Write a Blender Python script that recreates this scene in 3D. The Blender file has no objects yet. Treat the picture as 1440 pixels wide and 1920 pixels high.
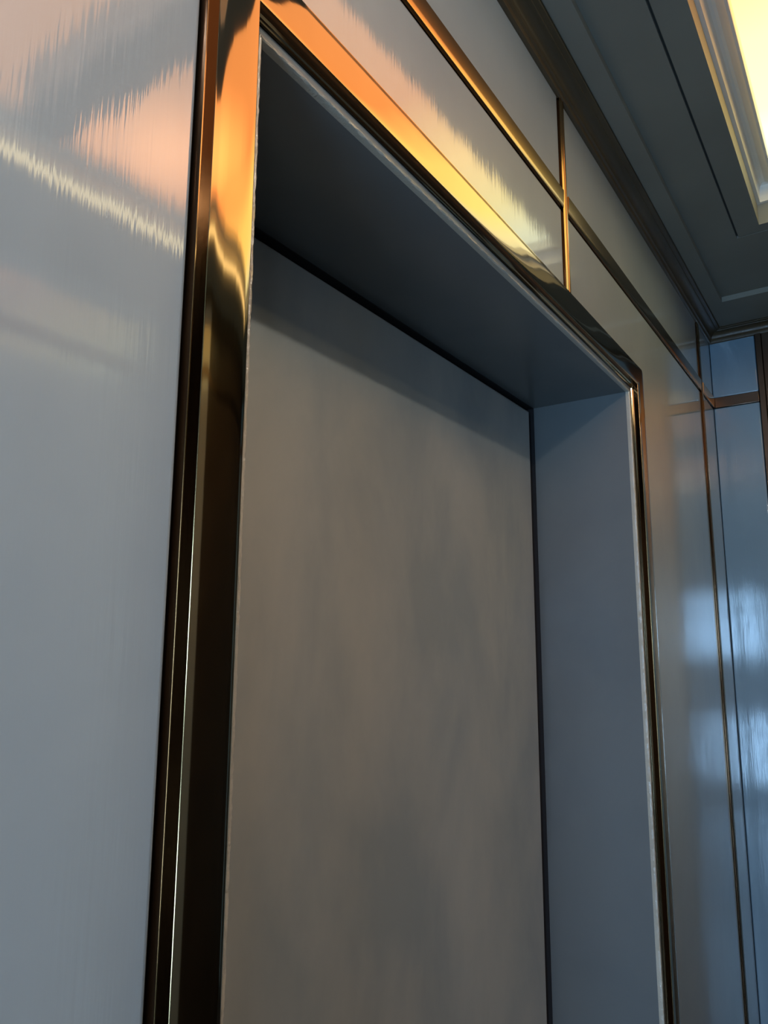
import bpy, bmesh, math, random
from mathutils import Vector, Matrix

random.seed(4)
SC = bpy.context.scene
COL = SC.collection

# ------------------------------------------------------------------ camera
F_PX = 1380.5
YAW, PITCH, ROLL = (math.radians(a) for a in (55.727, 9.939, 0.298))
w = Vector((math.sin(YAW)*math.cos(PITCH), math.cos(YAW)*math.cos(PITCH), math.sin(PITCH)))
r = Vector((math.cos(YAW), -math.sin(YAW), 0.0))
u = r.cross(w)
r2 = r*math.cos(ROLL) + u*math.sin(ROLL)
u2 = -r*math.sin(ROLL) + u*math.cos(ROLL)
cam = bpy.data.cameras.new('camera')
cam.sensor_fit = 'VERTICAL'
cam.sensor_height = 24.0
cam.lens = 24.0*F_PX/1920.0
cam.clip_start = 0.02
cam_o = bpy.data.objects.new('camera', cam)
COL.objects.link(cam_o)
m = Matrix((r2, u2, -w)).transposed().to_4x4()
m.translation = Vector((0, -0.5, 1.55))
cam_o.matrix_world = m
SC.camera = cam_o

# ------------------------------------------------------------------ world, daylight, exposure
wd = bpy.data.worlds.new('world'); SC.world = wd; wd.use_nodes = True
bg = wd.node_tree.nodes['Background']
bg.inputs[0].default_value = (0.45, 0.65, 1.0, 1); bg.inputs[1].default_value = 1.0

ROOM_X0, ROOM_X1 = -2.3, 3.155
ROOM_Y1 = -1.66
BORDER_Z, TRAY_Z = 2.82, 2.84

day = bpy.data.lights.new('window_daylight', 'AREA')
day.shape = 'RECTANGLE'; day.size = 1.30; day.size_y = 1.98
day.energy = 185.0; day.color = (0.36, 0.64, 1.0)
day_o = bpy.data.objects.new('window_daylight', day); COL.objects.link(day_o)
day_o.location = (ROOM_X0-0.10, -0.80, 1.09)
day_o.rotation_euler = (math.radians(90), 0, math.radians(-90))

side = bpy.data.lights.new('side_fill_light', 'AREA')  # added fill for the left panel, from an unseen side opening
side.shape = 'RECTANGLE'; side.size = 0.87; side.size_y = 1.9
side.energy = 17.0; side.color = (0.74, 0.87, 1.0)
side_o = bpy.data.objects.new('side_fill_light', side); COL.objects.link(side_o)
side_o.location = (-1.785, ROOM_Y1-0.10, 1.35)
side_o.rotation_euler = (math.radians(90), 0, 0)

vs = SC.view_settings
SC.display_settings.display_device = 'sRGB'
vs.view_transform = 'Standard'; vs.look = 'None'; vs.exposure = 0.0; vs.gamma = 1.0
vs.use_curve_mapping = False

# ------------------------------------------------------------------ materials
def nodes(name):
    mt = bpy.data.materials.new(name); mt.use_nodes = True
    nt = mt.node_tree
    return mt, nt, nt.nodes['Principled BSDF']

def noise(nt, scale_vec, detail=3, rough=0.5, dist=0.0, scale=1.0):
    tc = nt.nodes.new('ShaderNodeTexCoord'); mp = nt.nodes.new('ShaderNodeMapping')
    mp.inputs['Scale'].default_value = scale_vec
    n = nt.nodes.new('ShaderNodeTexNoise'); n.inputs['Scale'].default_value = scale
    n.inputs['Detail'].default_value = detail; n.inputs['Roughness'].default_value = rough
    n.inputs['Distortion'].default_value = dist
    nt.links.new(tc.outputs['Object'], mp.inputs['Vector']); nt.links.new(mp.outputs[0], n.inputs['Vector'])
    return n.outputs['Fac']

def ramp(nt, src, a, b, p0=0.35, p1=0.65):
    rp = nt.nodes.new('ShaderNodeValToRGB')
    rp.color_ramp.elements[0].position = p0; rp.color_ramp.elements[1].position = p1
    rp.color_ramp.elements[0].color = (*a, 1); rp.color_ramp.elements[1].color = (*b, 1)
    nt.links.new(src, rp.inputs[0]); return rp.outputs[0]

def lacquer(name, c0, c1, rough=0.35, coat=1.0, coat_rough=0.07, strokes=(260, 260, 9), bump=0.10, wave=0.5, coat_ior=1.5, mottle=(1.8, 1.8, 1.5)):
    mt, nt, p = nodes(name)
    col = ramp(nt, noise(nt, mottle, 5, 0.55, 0.25), c0, c1)
    nt.links.new(col, p.inputs['Base Color'])
    p.inputs['Roughness'].default_value = rough
    p.inputs['Specular IOR Level'].default_value = 0.3
    p.inputs['Coat Weight'].default_value = coat
    p.inputs['Coat Roughness'].default_value = coat_rough
    p.inputs['Coat IOR'].default_value = coat_ior
    f1 = noise(nt, strokes, 2, 0.5)
    f2 = noise(nt, (14, 14, 5), 1, 0.4)
    b2 = nt.nodes.new('ShaderNodeBump'); b2.inputs['Strength'].default_value = wave; b2.inputs['Distance'].default_value = 0.0006
    nt.links.new(f2, b2.inputs['Height'])
    b1 = nt.nodes.new('ShaderNodeBump'); b1.inputs['Strength'].default_value = bump; b1.inputs['Distance'].default_value = 0.0006
    nt.links.new(f1, b1.inputs['Height']); nt.links.new(b2.outputs[0], b1.inputs['Normal'])
    nt.links.new(b1.outputs[0], p.inputs['Normal']); nt.links.new(b1.outputs[0], p.inputs['Coat Normal'])
    return mt

def metal(name, c, rough, grain=0.0):
    mt, nt, p = nodes(name)
    col = ramp(nt, noise(nt, (6, 6, 3), 3), tuple(k*0.92 for k in c), c)
    nt.links.new(col, p.inputs['Base Color'])
    p.inputs['Metallic'].default_value = 1.0; p.inputs['Roughness'].default_value = rough
    b = nt.nodes.new('ShaderNodeBump'); b.inputs['Strength'].default_value = grain; b.inputs['Distance'].default_value = 0.0004
    nt.links.new(noise(nt, (14, 14, 10), 2), b.inputs['Height']); nt.links.new(b.outputs[0], p.inputs['Normal'])
    return mt

def paint(name, c, rough=0.5, var=0.9, bump=0.0, bscale=60, coat=0.0):
    mt, nt, p = nodes(name)
    col = ramp(nt, noise(nt, (4, 4, 4), 3), tuple(k*var for k in c), c)
    nt.links.new(col, p.inputs['Base Color']); p.inputs['Roughness'].default_value = rough
    p.inputs['Coat Weight'].default_value = coat; p.inputs['Coat Roughness'].default_value = 0.15
    if bump:
        b = nt.nodes.new('ShaderNodeBump'); b.inputs['Strength'].default_value = bump; b.inputs['Distance'].default_value = 0.001
        nt.links.new(noise(nt, (bscale,)*3, 3), b.inputs['Height']); nt.links.new(b.outputs[0], p.inputs['Normal'])
        nt.links.new(b.outputs[0], p.inputs['Coat Normal'])
    return mt

M_WALL = lacquer('grey_lacquer', (0.315, 0.385, 0.415), (0.405, 0.47, 0.485), coat_ior=2.2, bump=0.17, wave=0.8, coat_rough=0.055)
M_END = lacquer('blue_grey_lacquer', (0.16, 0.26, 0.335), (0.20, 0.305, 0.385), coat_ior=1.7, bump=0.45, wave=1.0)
M_DOOR = lacquer('satin_door_lacquer', (0.28, 0.315, 0.315), (0.40, 0.415, 0.385), rough=0.5, coat=0.45, coat_rough=0.25, strokes=(40, 40, 6), bump=0.15, wave=0.9, mottle=(4.2, 4.2, 2.2))
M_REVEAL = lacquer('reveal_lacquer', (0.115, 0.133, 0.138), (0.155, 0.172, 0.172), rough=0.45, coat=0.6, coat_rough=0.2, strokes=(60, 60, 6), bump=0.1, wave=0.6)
M_EDGE = paint('pale_paint_edge', (0.56, 0.53, 0.43), 0.3, 0.85, 0.9, 330, 1.0)
M_MARGIN = lacquer('margin_lacquer', (0.20, 0.225, 0.23), (0.26, 0.28, 0.27), rough=0.4, coat=0.7, coat_rough=0.15, strokes=(90, 90, 90), bump=0.4, wave=0.6)
M_BRASS = metal('polished_brass', (0.46, 0.335, 0.19), 0.07, 0.25)
M_SATIN = metal('satin_brass', (0.43, 0.295, 0.14), 0.20, 0.3)
M_SHADED_BRASS = metal('shaded_brass_edge', (0.085, 0.045, 0.022), 0.14, 0.2)  # dark tone on brass sides and undersides stands in for shade and dark reflection
M_BRONZE = metal('dark_bronze', (0.15, 0.105, 0.075), 0.28, 0.3)
M_CROWN = paint('dark_bronze_cornice_paint', (0.095, 0.066, 0.032), 0.42, 0.7, 0.2, 60, 0.12)
M_CEIL = paint('grey_ceiling_paint', (0.25, 0.24, 0.195), 0.6)
M_SOFTGROOVE = paint('ceiling_groove', (0.07, 0.07, 0.06), 0.8)
M_GROOVE = paint('shadow_groove', (0.012, 0.012, 0.014), 0.8)
M_MOULD = paint('cream_moulding_paint', (0.86, 0.80, 0.68), 0.35, 0.95, 0.0, 60, 0.3)
M_DARKWALL = paint('dark_wood_panelling', (0.05, 0.038, 0.028), 0.4, 0.7, 0.0, 60, 0.3)
M_FLOOR = paint('dark_stone_floor', (0.035, 0.033, 0.03), 0.25, 0.7)
M_BACK = paint('back_wall_paint', (0.12, 0.125, 0.13), 0.6)
M_WINFRAME = paint('window_frame_paint', (0.35, 0.36, 0.36), 0.4)

def glass_mat():
    mt = bpy.data.materials.new('window_glass'); mt.use_nodes = True; nt = mt.node_tree; nt.nodes.clear()
    o = nt.nodes.new('ShaderNodeOutputMaterial'); mx = nt.nodes.new('ShaderNodeMixShader')
    t = nt.nodes.new('ShaderNodeBsdfTransparent'); g = nt.nodes.new('ShaderNodeBsdfGlossy'); g.inputs['Roughness'].default_value = 0.02
    mx.inputs[0].default_value = 0.08
    nt.links.new(t.outputs[0], mx.inputs[1]); nt.links.new(g.outputs[0], mx.inputs[2]); nt.links.new(mx.outputs[0], o.inputs[0])
    return mt
M_GLASS = glass_mat()

def glow_mat():
    """backlit warm diffuser: amber lamp in the middle, yellow around it, paler at the far end"""
    mt = bpy.data.materials.new('backlit_diffuser'); mt.use_nodes = True; nt = mt.node_tree; nt.nodes.clear()
    o = nt.nodes.new('ShaderNodeOutputMaterial'); e = nt.nodes.new('ShaderNodeEmission')
    tc = nt.nodes.new('ShaderNodeTexCoord'); sx = nt.nodes.new('ShaderNodeSeparateXYZ')
    nt.links.new(tc.outputs['Object'], sx.inputs[0])
    rp = nt.nodes.new('ShaderNodeValToRGB'); cr = rp.color_ramp
    mr = nt.nodes.new('ShaderNodeMapRange'); mr.inputs['From Min'].default_value = -0.6; mr.inputs['From Max'].default_value = 2.45
    nt.links.new(sx.outputs['X'], mr.inputs['Value']); nt.links.new(mr.outputs[0], rp.inputs[0])
    stops = [(0.0, (0.60, 0.34, 0.20)), (0.45, (0.58, 0.27, 0.12)), (0.68, (0.75, 0.31, 0.11)), (0.78, (1.0, 0.66, 0.22)),
             (0.87, (0.85, 0.70, 0.26)), (0.94, (0.70, 0.70, 0.42)), (1.0, (0.50, 0.55, 0.42))]
    while len(cr.elements) < len(stops): cr.elements.new(0.5)
    for el, (p, c) in zip(cr.elements, stops): el.position = p; el.color = (*c, 1)
    nt.links.new(rp.outputs[0], e.inputs['Color'])
    # lamp hot spot
    mp = nt.nodes.new('ShaderNodeMapping'); mp.inputs['Location'].default_value = (-1.27, 1.12, 0); 
    ln = nt.nodes.new('ShaderNodeVectorMath'); ln.operation = 'LENGTH'
    sc = nt.nodes.new('ShaderNodeVectorMath'); sc.operation = 'MULTIPLY'; sc.inputs[1].default_value = (1, 1, 0)
    nt.links.new(tc.outputs['Object'], mp.inputs[0]); nt.links.new(mp.outputs[0], sc.inputs[0]); nt.links.new(sc.outputs[0], ln.inputs[0])
    m2 = nt.nodes.new('ShaderNodeMapRange'); m2.inputs['From Min'].default_value = 0.0; m2.inputs['From Max'].default_value = 0.36
    m2.inputs['To Min'].default_value = GLOW*2.2; m2.inputs['To Max'].default_value = GLOW; m2.interpolation_type = 'SMOOTHSTEP'
    nt.links.new(ln.outputs['Value'], m2.inputs['Value']); nt.links.new(m2.outputs[0], e.inputs['Strength'])
    nt.links.new(e.outputs[0], o.inputs[0])
    return mt
def tube_mat():
    mt = bpy.data.materials.new('added_fill_tube_glow'); mt.use_nodes = True; nt = mt.node_tree; nt.nodes.clear()
    o = nt.nodes.new('ShaderNodeOutputMaterial'); e = nt.nodes.new('ShaderNodeEmission')
    e.inputs['Color'].default_value = (1.0, 0.95, 0.87, 1); e.inputs['Strength'].default_value = 86.0
    nt.links.new(e.outputs[0], o.inputs[0]); return mt
M_TUBE = tube_mat()  # emission of the added tube, unseen, that supplies the strong top light
def strip_mat():
    mt = bpy.data.materials.new('cove_strip_glow'); mt.use_nodes = True; nt = mt.node_tree; nt.nodes.clear()
    o = nt.nodes.new('ShaderNodeOutputMaterial'); e = nt.nodes.new('ShaderNodeEmission')
    e.inputs['Color'].default_value = (1.0, 0.80, 0.42, 1); e.inputs['Strength'].default_value = 3.2
    nt.links.new(e.outputs[0], o.inputs[0]); return mt
M_STRIP = strip_mat()
M_BAR = paint('grey_bar_paint', (0.24, 0.23, 0.21), 0.5)
GLOW = 3.0
M_GLOW = glow_mat()

# ------------------------------------------------------------------ helpers
def link(name, bm, mat, parent=None, smooth=False):
    me = bpy.data.meshes.new(name)
    bmesh.ops.remove_doubles(bm, verts=bm.verts, dist=1e-6)
    bmesh.ops.recalc_face_normals(bm, faces=bm.faces)
    bm.to_mesh(me); bm.free()
    me.materials.append(mat)
    o = bpy.data.objects.new(name, me); COL.objects.link(o)
    if parent: o.parent = parent
    if smooth:
        me.set_sharp_from_angle(angle=math.radians(28))
        for p in me.polygons: p.use_smooth = max(abs(c) for c in p.normal) < 0.99999
    return o

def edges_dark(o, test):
    o.data.materials.append(M_SHADED_BRASS)
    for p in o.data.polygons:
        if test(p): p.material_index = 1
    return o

def tag(o, label, cat=None, kind=None, group=None):
    o['label'] = label
    if cat: o['category'] = cat
    if kind: o['kind'] = kind
    if group: o['group'] = group
    return o

def empty(name, loc=(0, 0, 0)):
    o = bpy.data.objects.new(name, None); COL.objects.link(o); o.location = loc; o.empty_display_size = 0.05
    return o

def box(bm, x0, x1, y0, y1, z0, z1, bev=0.0, seg=3):
    r_ = bmesh.ops.create_cube(bm, size=1.0)
    vs_ = r_['verts']
    for v in vs_:
        v.co = Vector(((x0+x1)/2+v.co.x*(x1-x0), (y0+y1)/2+v.co.y*(y1-y0), (z0+z1)/2+v.co.z*(z1-z0)))
    if bev:
        es = list({e for v in vs_ for e in v.link_edges})
        bmesh.ops.bevel(bm, geom=es, offset=bev, segments=seg, profile=0.5, affect='EDGES')
    return bm

def prism(bm, pts, axis, t0, t1, mitre0=None, mitre1=None):
    """closed 2-D profile pts swept along axis ('x': pts=(y,z), 'y': pts=(x,z), 'z': pts=(x,y)).
    mitre0/1(a,b) returns the end position along the axis."""
    def P(a, b, t):
        return {'x': (t, a, b), 'y': (a, t, b), 'z': (a, b, t)}[axis]
    A = [bm.verts.new(P(a, b, mitre0(a, b) if mitre0 else t0)) for a, b in pts]
    B = [bm.verts.new(P(a, b, mitre1(a, b) if mitre1 else t1)) for a, b in pts]
    n = len(pts)
    for i in range(n):
        bm.faces.new((A[i], A[(i+1) % n], B[(i+1) % n], B[i]))
    bm.faces.new(A); bm.faces.new(list(reversed(B)))
    return bm

def slab(bm, outline, y_front, y_back, bev=0.006, seg=5):
    """flat panel in the xz plane with a rounded front edge"""
    vb = [bm.verts.new((x, y_back, z)) for x, z in outline]
    f = bm.faces.new(vb)
    ex = bmesh.ops.extrude_face_region(bm, geom=[f])
    nv = [v for v in ex['geom'] if isinstance(v, bmesh.types.BMVert)]
    for v in nv: v.co.y = y_front
    front = [e for e in bm.edges if all(abs(v.co.y-y_front) < 1e-7 for v in e.verts)]
    bmesh.ops.bevel(bm, geom=front, offset=bev, segments=seg, profile=0.5, affect='EDGES')
    return bm

# ------------------------------------------------------------------ room shell
T = 0.12
OX0, OX1, OZ = 0.514, 1.9173, 2.209      # finished opening of the recess
DOOR_Y = 0.29
E = 0.0215                                # from brass inner edge to opening
CO = 0.0175                               # y of the plaster rim

wall_left = empty('wall_left', (0, 0, 0))
tag(wall_left, 'long glossy grey lacquer wall with brass strips around the recessed lift door', kind='structure')
bm = bmesh.new()
box(bm, ROOM_X0-T, OX0-0.03, 0.0295, 0.36, 0, BORDER_Z+0.2)
box(bm, OX1+0.03, ROOM_X1+T, 0.0295, 0.36, 0, BORDER_Z+0.2)
box(bm, OX0-0.03, OX1+0.03, 0.0295, 0.36, OZ+0.03, BORDER_Z+0.2)
link('backing', bm, M_GROOVE, wall_left)

PY = 0.017
TO = 0.064                                # trim outer lip offset from band inner edge
BX0, BX1, BZ = OX0-E, OX1+E, OZ+E         # brass inner edge
SZ0, SZ1 = 2.4947, 2.5377                 # horizontal strip
CZ = 2.771                                # cornice bottom
D1a, D1b = 1.4507, 1.478
D2a, D2b = 2.890, 2.926
g = 0.0008
def panel(outline, label=None):
    b = bmesh.new(); slab(b, outline, PY, 0.0292)
    o = link('wall_panel', b, M_WALL, wall_left, smooth=True)
    if label: o['label'] = label
    return o
lx, rx, tz = BX0-TO-0.001, BX1+TO+0.001, BZ+TO-0.007
panel([(ROOM_X0, 0.0), (lx, 0.0), (lx, tz), (D1a-g, tz), (D1a-g, SZ0-g), (ROOM_X0, SZ0-g)])
panel([(D1b+g, tz), (rx-0.008, tz), (rx-0.008, 0.0), (D2a-g, 0.0), (D2a-g, SZ0-g), (D1b+g, SZ0-g)])
panel([(D2b+g, 0), (ROOM_X1, 0), (ROOM_X1, SZ0-g), (D2b+g, SZ0-g)])
panel([(ROOM_X0, SZ1+g), (D1a-g, SZ1+g), (D1a-g, CZ+0.02), (ROOM_X0, CZ+0.02)])
panel([(D1b+g, SZ1+g), (D2a-g, SZ1+g), (D2a-g, CZ+0.02), (D1b+g, CZ+0.02)])
panel([(D2b+g, SZ1+g), (ROOM_X1, SZ1+g), (ROOM_X1, CZ+0.02), (D2b+g, CZ+0.02)])

# end wall (far right), facing the camera
wall_right = empty('wall_right', (ROOM_X1, 0, 0))
wall_right.location = (0, 0, 0)
tag(wall_right, 'narrow end wall of blue-lit lacquer panels between bronze bands at far right', kind='structure')
b = bmesh.new(); box(b, ROOM_X1+0.012, ROOM_X1+T, ROOM_Y1-T, 0.3, 0, BORDER_Z+0.2)
link('backing', b, M_GROOVE, wall_right)
EY = [(0.0168, -0.152), (-0.37, -1.20), (-1.42, ROOM_Y1)]
for y1_, y0_ in EY:
    for z0_, z1_ in ((0, SZ0-g), (SZ1+g, CZ+0.02)):
        b = bmesh.new(); box(b, ROOM_X1, ROOM_X1+0.0115, y0_, y1_, z0_, z1_, 0.0045, 4)
        link('wall_panel', b, M_END, wall_right, smooth=True)
for y1_, y0_ in ((-0.1535, -0.3685), (-1.2015, -1.4185)):
    b = bmesh.new()
    xx = ROOM_X1
    prof = [(xx+0.0115, y1_), (xx-0.006, y1_), (xx-0.009, y1_-0.003), (xx-0.009, y1_-0.022), (xx-0.004, y1_-0.026),
            (xx-0.004, y0_+0.026), (xx-0.009, y0_+0.022), (xx-0.009, y0_+0.003), (xx-0.006, y0_), (xx+0.0115, y0_)]
    prism(b, prof, 'z', 0, CZ+0.02)
    link('upright_band', b, M_BRONZE, wall_right)
for y1_, y0_ in EY:
    b = bmesh.new(); box(b, ROOM_X1-0.005, ROOM_X1+0.0115, y0_, min(y1_, 0.0105), SZ0, SZ1, 0.0015, 2)
    link('cross_band', b, M_BRONZE, wall_right, smooth=True)

# opposite wall, back wall with window, floor
wall_opp = empty('wall_front')
tag(wall_opp, 'lacquer and dark wood wall opposite the lift, seen only in reflections', kind='structure')
SX0, SX1, SZa, SZb = -2.22, -1.35, 0.40, 2.30
b = bmesh.new()
box(b, ROOM_X0-T, SX0, ROOM_Y1-T, ROOM_Y1-0.0005, 0, BORDER_Z+0.2); box(b, SX1, ROOM_X1+T, ROOM_Y1-T, ROOM_Y1-0.0005, 0, BORDER_Z+0.2)
box(b, SX0, SX1, ROOM_Y1-T, ROOM_Y1-0.0005, 0, SZa); box(b, SX0, SX1, ROOM_Y1-T, ROOM_Y1-0.0005, SZb, BORDER_Z+0.2)
link('backing', b, M_DARKWALL, wall_opp)
for xa, xb, mt_ in ((SX1+0.05, 0.55, M_DARKWALL), (0.55, 1.60, M_WALL), (1.60, 2.48, M_DARKWALL), (2.48, ROOM_X1, M_DARKWALL)):
    for z0_, z1_ in ((0, SZ0), (SZ1, CZ+0.02)):
        b = bmesh.new(); box(b, xa+0.003, xb-0.003, ROOM_Y1, ROOM_Y1+0.014, z0_+0.002, z1_-0.002, 0.004, 3)
        link('wall_panel', b, mt_, wall_opp, smooth=True)
b = bmesh.new(); box(b, SX1+0.05, ROOM_X1-0.01, ROOM_Y1, ROOM_Y1+0.018, SZ0, SZ1, 0.002, 2)
link('cross_band', b, M_BRONZE, wall_opp)
fill_win = empty('fill_window')  # added opening out of view, lets cool fill reach the left panel
tag(fill_win, 'added unseen side window giving cool fill to the left lacquer panel, behind the viewer', kind='structure')
b = bmesh.new(); fy0, fy1, fw = ROOM_Y1-0.07, ROOM_Y1-0.01, 0.045
box(b, SX0, SX0+fw, fy0, fy1, SZa, SZb); box(b, SX1-fw, SX1, fy0, fy1, SZa, SZb)
box(b, SX0+fw, SX1-fw, fy0, fy1, SZa, SZa+fw); box(b, SX0+fw, SX1-fw, fy0, fy1, SZb-fw, SZb)
link('window_frame', b, M_WINFRAME, fill_win)
b = bmesh.new(); box(b, (SX0+SX1)/2-0.025, (SX0+SX1)/2+0.025, fy0+0.005, fy1-0.005, SZa+fw, SZb-fw); link('glazing_bar', b, M_WINFRAME, fill_win)
b = bmesh.new(); box(b, SX0+fw, SX1-fw, ROOM_Y1-0.045, ROOM_Y1-0.041, SZa+fw, SZb-fw); link('pane', b, M_GLASS, fill_win)

WY0, WY1, WZ0, WZ1 = -1.45, -0.15, 0.10, 2.10
wall_back = empty('wall_back')
tag(wall_back, 'plain grey wall behind the viewer holding the daylight window', kind='structure')
b = bmesh.new()
box(b, ROOM_X0-T, ROOM_X0, ROOM_Y1-T, WY0, 0, BORDER_Z+0.2); box(b, ROOM_X0-T, ROOM_X0, WY1, 0.0295, 0, BORDER_Z+0.2)
box(b, ROOM_X0-T, ROOM_X0, WY0, WY1, 0, WZ0); box(b, ROOM_X0-T, ROOM_X0, WY0, WY1, WZ1, BORDER_Z+0.2)
link('masonry', b, M_BACK, wall_back)
win = empty('window_1')
tag(win, 'tall daylight window behind the viewer, mirrored in the lacquer at far right', kind='structure')
b = bmesh.new()
fx0, fx1, fw = ROOM_X0-0.07, ROOM_X0-0.01, 0.045
box(b, fx0, fx1, WY0, WY0+fw, WZ0, WZ1); box(b, fx0, fx1, WY1-fw, WY1, WZ0, WZ1)
box(b, fx0, fx1, WY0+fw, WY1-fw, WZ0, WZ0+fw); box(b, fx0, fx1, WY0+fw, WY1-fw, WZ1-fw, WZ1)
link('window_frame', b, M_WINFRAME, win)
ym = (WY0+WY1)/2
for z0_, z1_ in ((1.86, 1.91), (0.80, 1.40)):
    b = bmesh.new(); box(b, fx0+0.005, fx1-0.005, WY0+fw, WY1-fw, z0_, z1_); link('glazing_bar', b, M_WINFRAME, win)
b = bmesh.new(); box(b, fx0+0.005, fx1-0.005, WY0+fw, -1.02, WZ0+fw, 0.80); link('solid_panel', b, M_WINFRAME, win)
b = bmesh.new(); box(b, fx0+0.005, fx1-0.005, ym-0.025, ym+0.025, WZ0+fw, WZ1-fw); link('glazing_bar', b, M_WINFRAME, win)
b = bmesh.new(); box(b, ROOM_X0-0.045, ROOM_X0-0.041, WY0+fw, WY1-fw, WZ0+fw, WZ1-fw); link('pane', b, M_GLASS, win)

b = bmesh.new(); box(b, ROOM_X0-T, ROOM_X1+T, ROOM_Y1-T, 0.36, -0.1, 0)
tag(link('floor', b, M_FLOOR), 'dark polished stone floor of the lift lobby, below the picture', kind='structure')

# ------------------------------------------------------------------ recess lining + lift door
rev = empty('doorway')
rev.name = 'trim_1'
tag(rev, 'deep grey painted recess lining the lift doorway, with a pale uneven paint rim', kind='structure')
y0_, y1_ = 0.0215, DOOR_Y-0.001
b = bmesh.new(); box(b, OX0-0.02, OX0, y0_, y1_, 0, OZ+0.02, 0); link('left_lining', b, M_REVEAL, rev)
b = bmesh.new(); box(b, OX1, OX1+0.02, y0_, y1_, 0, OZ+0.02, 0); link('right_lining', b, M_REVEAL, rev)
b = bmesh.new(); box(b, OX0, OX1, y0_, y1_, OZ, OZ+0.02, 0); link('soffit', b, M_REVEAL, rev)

RC = 0.044
def off(corner, sx, o, th):
    """offset o outward from an inner corner of the U path; th=0 is the upright side, pi/2 the head side"""
    a = min(o, RC); e_ = max(0.0, o-RC)
    return (corner[0]+sx*(a+e_*math.cos(th)), corner[1]+a+e_*math.sin(th))

def u_sweep(profile, x0, x1, zt, z_bottom=0.0, nth=5, jitter=0.0, steps=0):
    """returns three bmeshes: left upright, head, right upright, for a closed profile of (offset, y)"""
    n = len(profile); out = []
    def build(rings):
        bm_ = bmesh.new(); R = [[bm_.verts.new(c) for c in ring] for ring in rings]
        for k in range(len(R)-1):
            for i in range(n):
                bm_.faces.new((R[k][i], R[k][(i+1) % n], R[k+1][(i+1) % n], R[k+1][i]))
        bm_.faces.new(R[0]); bm_.faces.new(list(reversed(R[-1])))
        return bm_
    def jit(ring):
        if not jitter: return ring
        return [(x+random.uniform(-jitter, jitter), y+random.uniform(-jitter, jitter), z+random.uniform(-jitter, jitter)) if profile[i][2] else (x, y, z)
                for i, (x, y, z) in enumerate(ring)]
    P = [(q[0], q[1]) for q in profile]
    for side in (-1, 1):
        cx = x0 if side < 0 else x1
        rings = [[(cx+side*o, y, z_bottom) for o, y in P]]
        for k in range(1, steps):
            z = z_bottom+(zt-z_bottom)*k/steps
            rings.append([(cx+side*o, y, z) for o, y in P])
        for k in range(nth):
            th = math.pi/4*k/(nth-1)
            rings.append([(*[off((cx, zt), side, o, th)[0]], y, off((cx, zt), side, o, th)[1]) for o, y in P])
        out.append(build([jit(q) if 0 < i < len(rings)-1 else q for i, q in enumerate(rings)]))
    rings = []
    for k in range(nth):
        th = math.pi/4+math.pi/4*k/(nth-1)
        rings.append([(off((x0, zt), -1, o, th)[0], y, off((x0, zt), -1, o, th)[1]) for o, y in P])
    for k in range(1, steps//2):
        x = x0+(x1-x0)*k/(steps//2); rings.append([(x, y, zt+o) for o, y in P])
    for k in range(nth):
        th = math.pi/2-math.pi/4*k/(nth-1)
        rings.append([(off((x1, zt), 1, o, th)[0], y, off((x1, zt), 1, o, th)[1]) for o, y in P])
    out.append(build([jit(q) if 0 < i < len(rings)-1 else q for i, q in enumerate(rings)]))
    return out   # left, right, head

# pale rim: uneven hand-painted edge (profile offsets measured from the opening)
bead = [(-0.0002, 0.0235, 0), (-0.0004, 0.0198, 1), (0.0004, 0.0180, 1), (0.0020, 0.0171, 1), (0.0036, 0.0178, 1), (0.0042, 0.0190, 0), (0.0042, 0.0280, 0), (0.0, 0.0280, 0)]
for b in u_sweep(bead, OX0, OX1, OZ, jitter=0.00048, steps=520):
    link('paint_bead', b, M_EDGE, rev, smooth=True)
face = [(0.0042, 0.0187, 0), (0.0080, 0.0183, 0), (0.0135, 0.0181, 0), (0.0135, 0.0292, 0), (0.0042, 0.0292, 0)]
for b in u_sweep(face, OX0, OX1, OZ, steps=2):
    link('plaster_margin', b, M_MARGIN, rev, smooth=True)

# lift door
door = empty('door_1')
tag(door, 'tall satin grey lift door set back in the brass framed recess', kind='structure')
b = bmesh.new(); slab(b, [(OX0-0.015, 0.008), (OX1-0.030, 0.008), (OX1-0.030, OZ-0.016), (OX0-0.015, OZ-0.016)], DOOR_Y, DOOR_Y+0.03, 0.006, 5)
link('door_leaf', b, M_DOOR, door, smooth=True)
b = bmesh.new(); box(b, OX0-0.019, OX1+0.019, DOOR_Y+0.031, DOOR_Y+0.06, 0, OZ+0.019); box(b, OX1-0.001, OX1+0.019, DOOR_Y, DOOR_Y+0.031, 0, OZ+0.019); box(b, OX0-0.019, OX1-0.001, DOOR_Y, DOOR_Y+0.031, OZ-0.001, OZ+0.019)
link('shaft_shadow', b, M_GROOVE, door)

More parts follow.
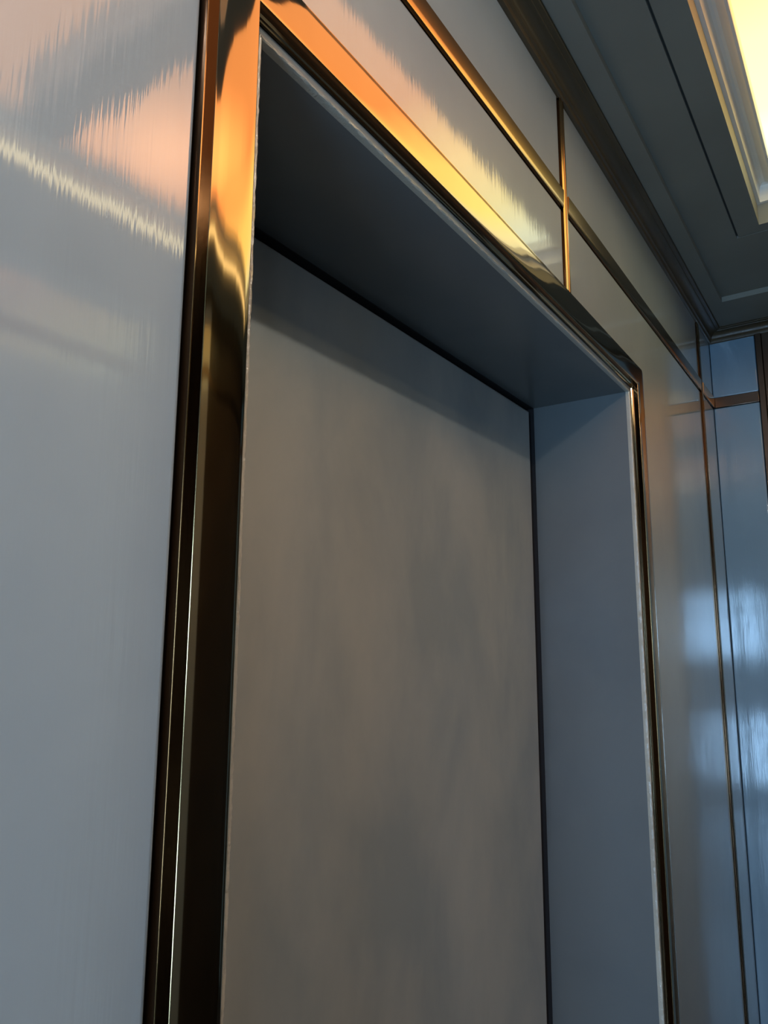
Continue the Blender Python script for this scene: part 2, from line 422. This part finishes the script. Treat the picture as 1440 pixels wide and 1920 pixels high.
# ------------------------------------------------------------------ brass casing round the doorway
case = empty('trim_2')
tag(case, 'polished brass casing band framing the recessed lift doorway', kind='structure')
band = [(-0.0035, 0.029), (-0.0035, 0.0200), (-0.0050, 0.0192), (-0.0058, 0.0175), (-0.0050, 0.0158), (-0.0035, 0.0150), (-0.0028, 0.0128), (-0.0012, 0.0120), (0.0, 0.0112), (0.0, 0.0014), (0.0003, 0.0005), (0.0012, 0.0002)]
for k in range(1, 12):
    t = k/12; band.append((0.0022+t*(0.0540-0.0022), -0.0006+0.0008*abs(2*t-1)**4))
band += [(0.0540, 0.0002), (0.0559, 0.0003), (0.0562, 0.0008), (0.0562, 0.0086), (0.0637, 0.0086), (0.0640, 0.0089), (0.0640, 0.029)]
bandt = [(a, b_, 0) for a, b_ in band]
for nm, b in zip(('side_band', 'side_band', 'top_band'), u_sweep(bandt, BX0, BX1, BZ, nth=6, steps=2)):
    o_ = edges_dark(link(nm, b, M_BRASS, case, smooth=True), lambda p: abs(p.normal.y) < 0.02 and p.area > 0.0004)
    o_.data.materials.append(M_SATIN)
    for p in o_.data.polygons:
        if 0.05 < abs(p.normal.y) < 0.93 and p.center.y < 0.010: p.material_index = 2

# brass strips dividing the wall panels
strips = empty('trim_3')
tag(strips, 'slim brass strips dividing the lacquer panels above and beside the doorway', kind='structure')
SF = 0.0112
def hstrip(x0, x1):
    prof = [(0.029, SZ0), (SF+0.0015, SZ0), (SF+0.0010, SZ0+0.0003), (SF+0.0006, SZ0+0.0010), (SF-0.0004, SZ0+0.012), (SF-0.0011, (SZ0+SZ1)/2+0.004), (SF-0.0015, SZ1-0.008), (SF-0.0016, SZ1-0.001), (SF-0.0006, SZ1), (0.029, SZ1)]
    b = bmesh.new(); prism(b, prof, 'x', x0, x1)
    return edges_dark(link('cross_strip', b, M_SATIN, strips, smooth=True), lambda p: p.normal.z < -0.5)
hstrip(ROOM_X0, D1a-0.0006); hstrip(D1b+0.0006, D2a-0.0006); hstrip(D2b+0.0006, ROOM_X1-0.006)
def vstrip(x0, x1, z0, z1, yf=0.0105):
    h = (x1-x0)
    prof = [(x0, 0.029), (x0, yf+0.0022), (x0+0.25*h, yf), (x0+0.42*h, yf+0.0004), (x0+0.5*h, yf+0.0024), (x0+0.58*h, yf+0.0004),
            (x0+0.78*h, yf), (x1, yf+0.0022), (x1, 0.029)]
    b = bmesh.new(); prism(b, prof, 'z', z0, z1)
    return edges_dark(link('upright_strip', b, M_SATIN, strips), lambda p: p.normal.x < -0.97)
vstrip(D1a, D1b, BZ+0.0570, CZ+0.02); vstrip(D2a, D2b, 0.0, CZ+0.02)

# ------------------------------------------------------------------ ceiling
TX1, TY0, TY1 = 2.872, -0.0858, ROOM_Y1+0.0858-0.017
CX0, CX1, CY0, CY1 = -0.62, 2.406, -0.2756, -1.355
GX0, GX1, GY0, GY1 = -0.68, 2.449, -0.2105, -1.420
ceil = empty('ceiling')
tag(ceil, 'dark grey stepped ceiling with a raised tray around the glowing light', kind='structure')
b = bmesh.new()
TXm = ROOM_X0+0.283
box(b, ROOM_X0, ROOM_X1, TY0, 0.017, BORDER_Z, BORDER_Z+0.1); box(b, ROOM_X0, ROOM_X1, ROOM_Y1, TY1, BORDER_Z, BORDER_Z+0.1)
box(b, TX1, ROOM_X1, TY1, TY0, BORDER_Z, BORDER_Z+0.1); box(b, ROOM_X0, TXm, TY1, TY0, BORDER_Z, BORDER_Z+0.1)
link('border', b, M_CEIL, ceil)
def ringbox(bm_, ox0, ox1, oy0, oy1, ix0, ix1, iy0, iy1, z0, z1):
    # y0 is the side near the lift wall (larger y)
    box(bm_, ox0, ox1, iy0, oy0, z0, z1); box(bm_, ox0, ox1, oy1, iy1, z0, z1)
    box(bm_, ox0, ix0, iy1, iy0, z0, z1); box(bm_, ix1, ox1, iy1, iy0, z0, z1)
b = bmesh.new(); GW = 0.006
ringbox(b, TXm, TX1, TY0, TY1, GX0-GW, GX1+GW, GY0+GW, GY1-GW, TRAY_Z, BORDER_Z+0.1)
link('tray_outer', b, M_CEIL, ceil)
b = bmesh.new(); ringbox(b, GX0, GX1, GY0, GY1, CX0, CX1, CY0, CY1, TRAY_Z, BORDER_Z+0.1)
link('tray_inner', b, M_CEIL, ceil)
b = bmesh.new(); box(b, ROOM_X0-T, ROOM_X1+T, ROOM_Y1-T, 0.36, 3.13, 3.2); link('slab', b, M_GROOVE, ceil)
b = bmesh.new(); ringbox(b, GX0-0.05, GX1+0.05, GY0+0.05, GY1-0.05, GX0+0.02, GX1-0.02, GY0-0.02, GY1+0.02, TRAY_Z+0.009, TRAY_Z+0.02)
link('groove', b, M_SOFTGROOVE, ceil)

# cornice
cor = empty('trim_4')
tag(cor, 'dark bronze cornice moulding where the lacquer walls meet the ceiling', kind='structure')
def cprof(s=1.0):
    q = [(0.029, CZ), (0.013, CZ), (0.0085, CZ+0.002), (0.0070, CZ+0.008), (0.0075, CZ+0.0135), (0.004, CZ+0.0165)]
    for k in range(7):
        a = math.pi/2*k/6
        q.append((0.003-0.024*(1-math.cos(a)), CZ+0.0175+0.020*math.sin(a)))
    q += [(-0.0235, CZ+0.0375), (-0.0245, CZ+0.0395)]
    for k in range(5):
        a = math.pi*k/4
        q.append((-0.0305-0.0055*math.sin(a)+0.004*math.cos(a)*0, CZ+0.0400+0.0070*(1-math.cos(a))/2))
    q += [(-0.0365, BORDER_Z-0.0018), (-0.0367, BORDER_Z-0.0002), (0.029, BORDER_Z-0.0002)]
    return q
cp = cprof()
b = bmesh.new(); prism(b, cp, 'x', ROOM_X0, ROOM_X1, mitre1=lambda y, z: ROOM_X1-(0.017-y))
link('cornice_length', b, M_CROWN, cor, smooth=True)
cp2 = [(ROOM_X1-(0.017-y), z) for y, z in cp]
b = bmesh.new(); prism(b, cp2, 'y', 0, ROOM_Y1+0.014, mitre0=lambda x, z: 0.017-(ROOM_X1-x), mitre1=lambda x, z: ROOM_Y1+0.014+(ROOM_X1-x))
link('cornice_length', b, M_CROWN, cor, smooth=True)
cp3 = [(ROOM_Y1+0.014+(0.017-y), z) for y, z in cp]
b = bmesh.new(); prism(b, cp3, 'x', ROOM_X0, ROOM_X1, mitre1=lambda y, z: ROOM_X1-(y-(ROOM_Y1+0.014)))
link('cornice_length', b, M_CROWN, cor, smooth=True)

# ------------------------------------------------------------------ coffer light
lamp = empty('ceiling_light', (0, 0, 0))
tag(lamp, 'long recessed ceiling light with cream stepped moulding around a glowing amber diffuser', 'ceiling light')
# frame profile: (inset from the opening edge, z)
fp = [(0.0, TRAY_Z-0.001), (0.0, 2.9075), (0.0095, 2.9085), (0.0096, 2.930), (0.0110, 2.948), (0.0150, 2.960), (0.0215, 2.9655), (0.0285, 2.9650),
      (0.0340, 2.9600), (0.0400, 2.9520), (0.0480, 2.9470), (0.0545, 2.9475), (0.0560, 2.9510), (0.0560, 2.985), (-0.006, 2.985), (-0.006, TRAY_Z+0.002)]
fp[0] = (-0.0005, TRAY_Z+0.0004)
def frame_side(axis, side):
    b = bmesh.new()
    if axis == 'x':
        base, sg = (CY0, -1) if side > 0 else (CY1, 1)
        pts = [(base+sg*i_, z) for i_, z in fp]
        prism(b, pts, 'x', 0, 0, mitre0=lambda y, z: CX0+sg*(y-base), mitre1=lambda y, z: CX1-sg*(y-base))
    else:
        base, sg = (CX1, -1) if side > 0 else (CX0, 1)
        pts = [(base+sg*i_, z) for i_, z in fp]
        prism(b, pts, 'y', 0, 0, mitre0=lambda x, z: CY0-sg*(x-base), mitre1=lambda x, z: CY1+sg*(x-base))
    return link('moulding', b, M_MOULD, lamp, smooth=True)
for a in ('x', 'y'):
    for s in (1, -1): frame_side(a, s)
b = bmesh.new(); box(b, CX0+0.02, CX1-0.02, CY1+0.02, CY0-0.02, 2.9855, 2.995)
link('diffuser', b, M_GLOW, lamp)
b = bmesh.new(); box(b, 0.845, 0.975, -1.19, CY0-0.012, 2.850, 2.9850, 0.004, 2)
link('cross_bar', b, M_BAR, lamp)
b = bmesh.new()
bmesh.ops.create_cone(b, cap_ends=True, segments=20, radius1=0.018, radius2=0.018, depth=1.05)
bmesh.ops.rotate(b, verts=b.verts, cent=(0, 0, 0), matrix=Matrix.Rotation(math.pi/2, 3, 'Y'))
bmesh.ops.translate(b, verts=b.verts, vec=(-0.04, -1.235, 2.945))
link('added_fill_tube', b, M_TUBE, lamp, smooth=True)  # added out of view to light the door and left panel from above
b = bmesh.new()
for x_ in (-0.565, 0.485):
    box(b, x_-0.012, x_+0.012, -1.255, -1.215, 2.925, 2.986, 0.002, 1)
link('fill_tube_holder', b, M_MOULD, lamp)  # holders made up to carry the added tube
b = bmesh.new(); box(b, CX0+0.02, CX1-0.02, CY1-0.001, CY1+0.0025, 2.858, 2.894, 0.001, 1)
link('cove_strip', b, M_STRIP, lamp)
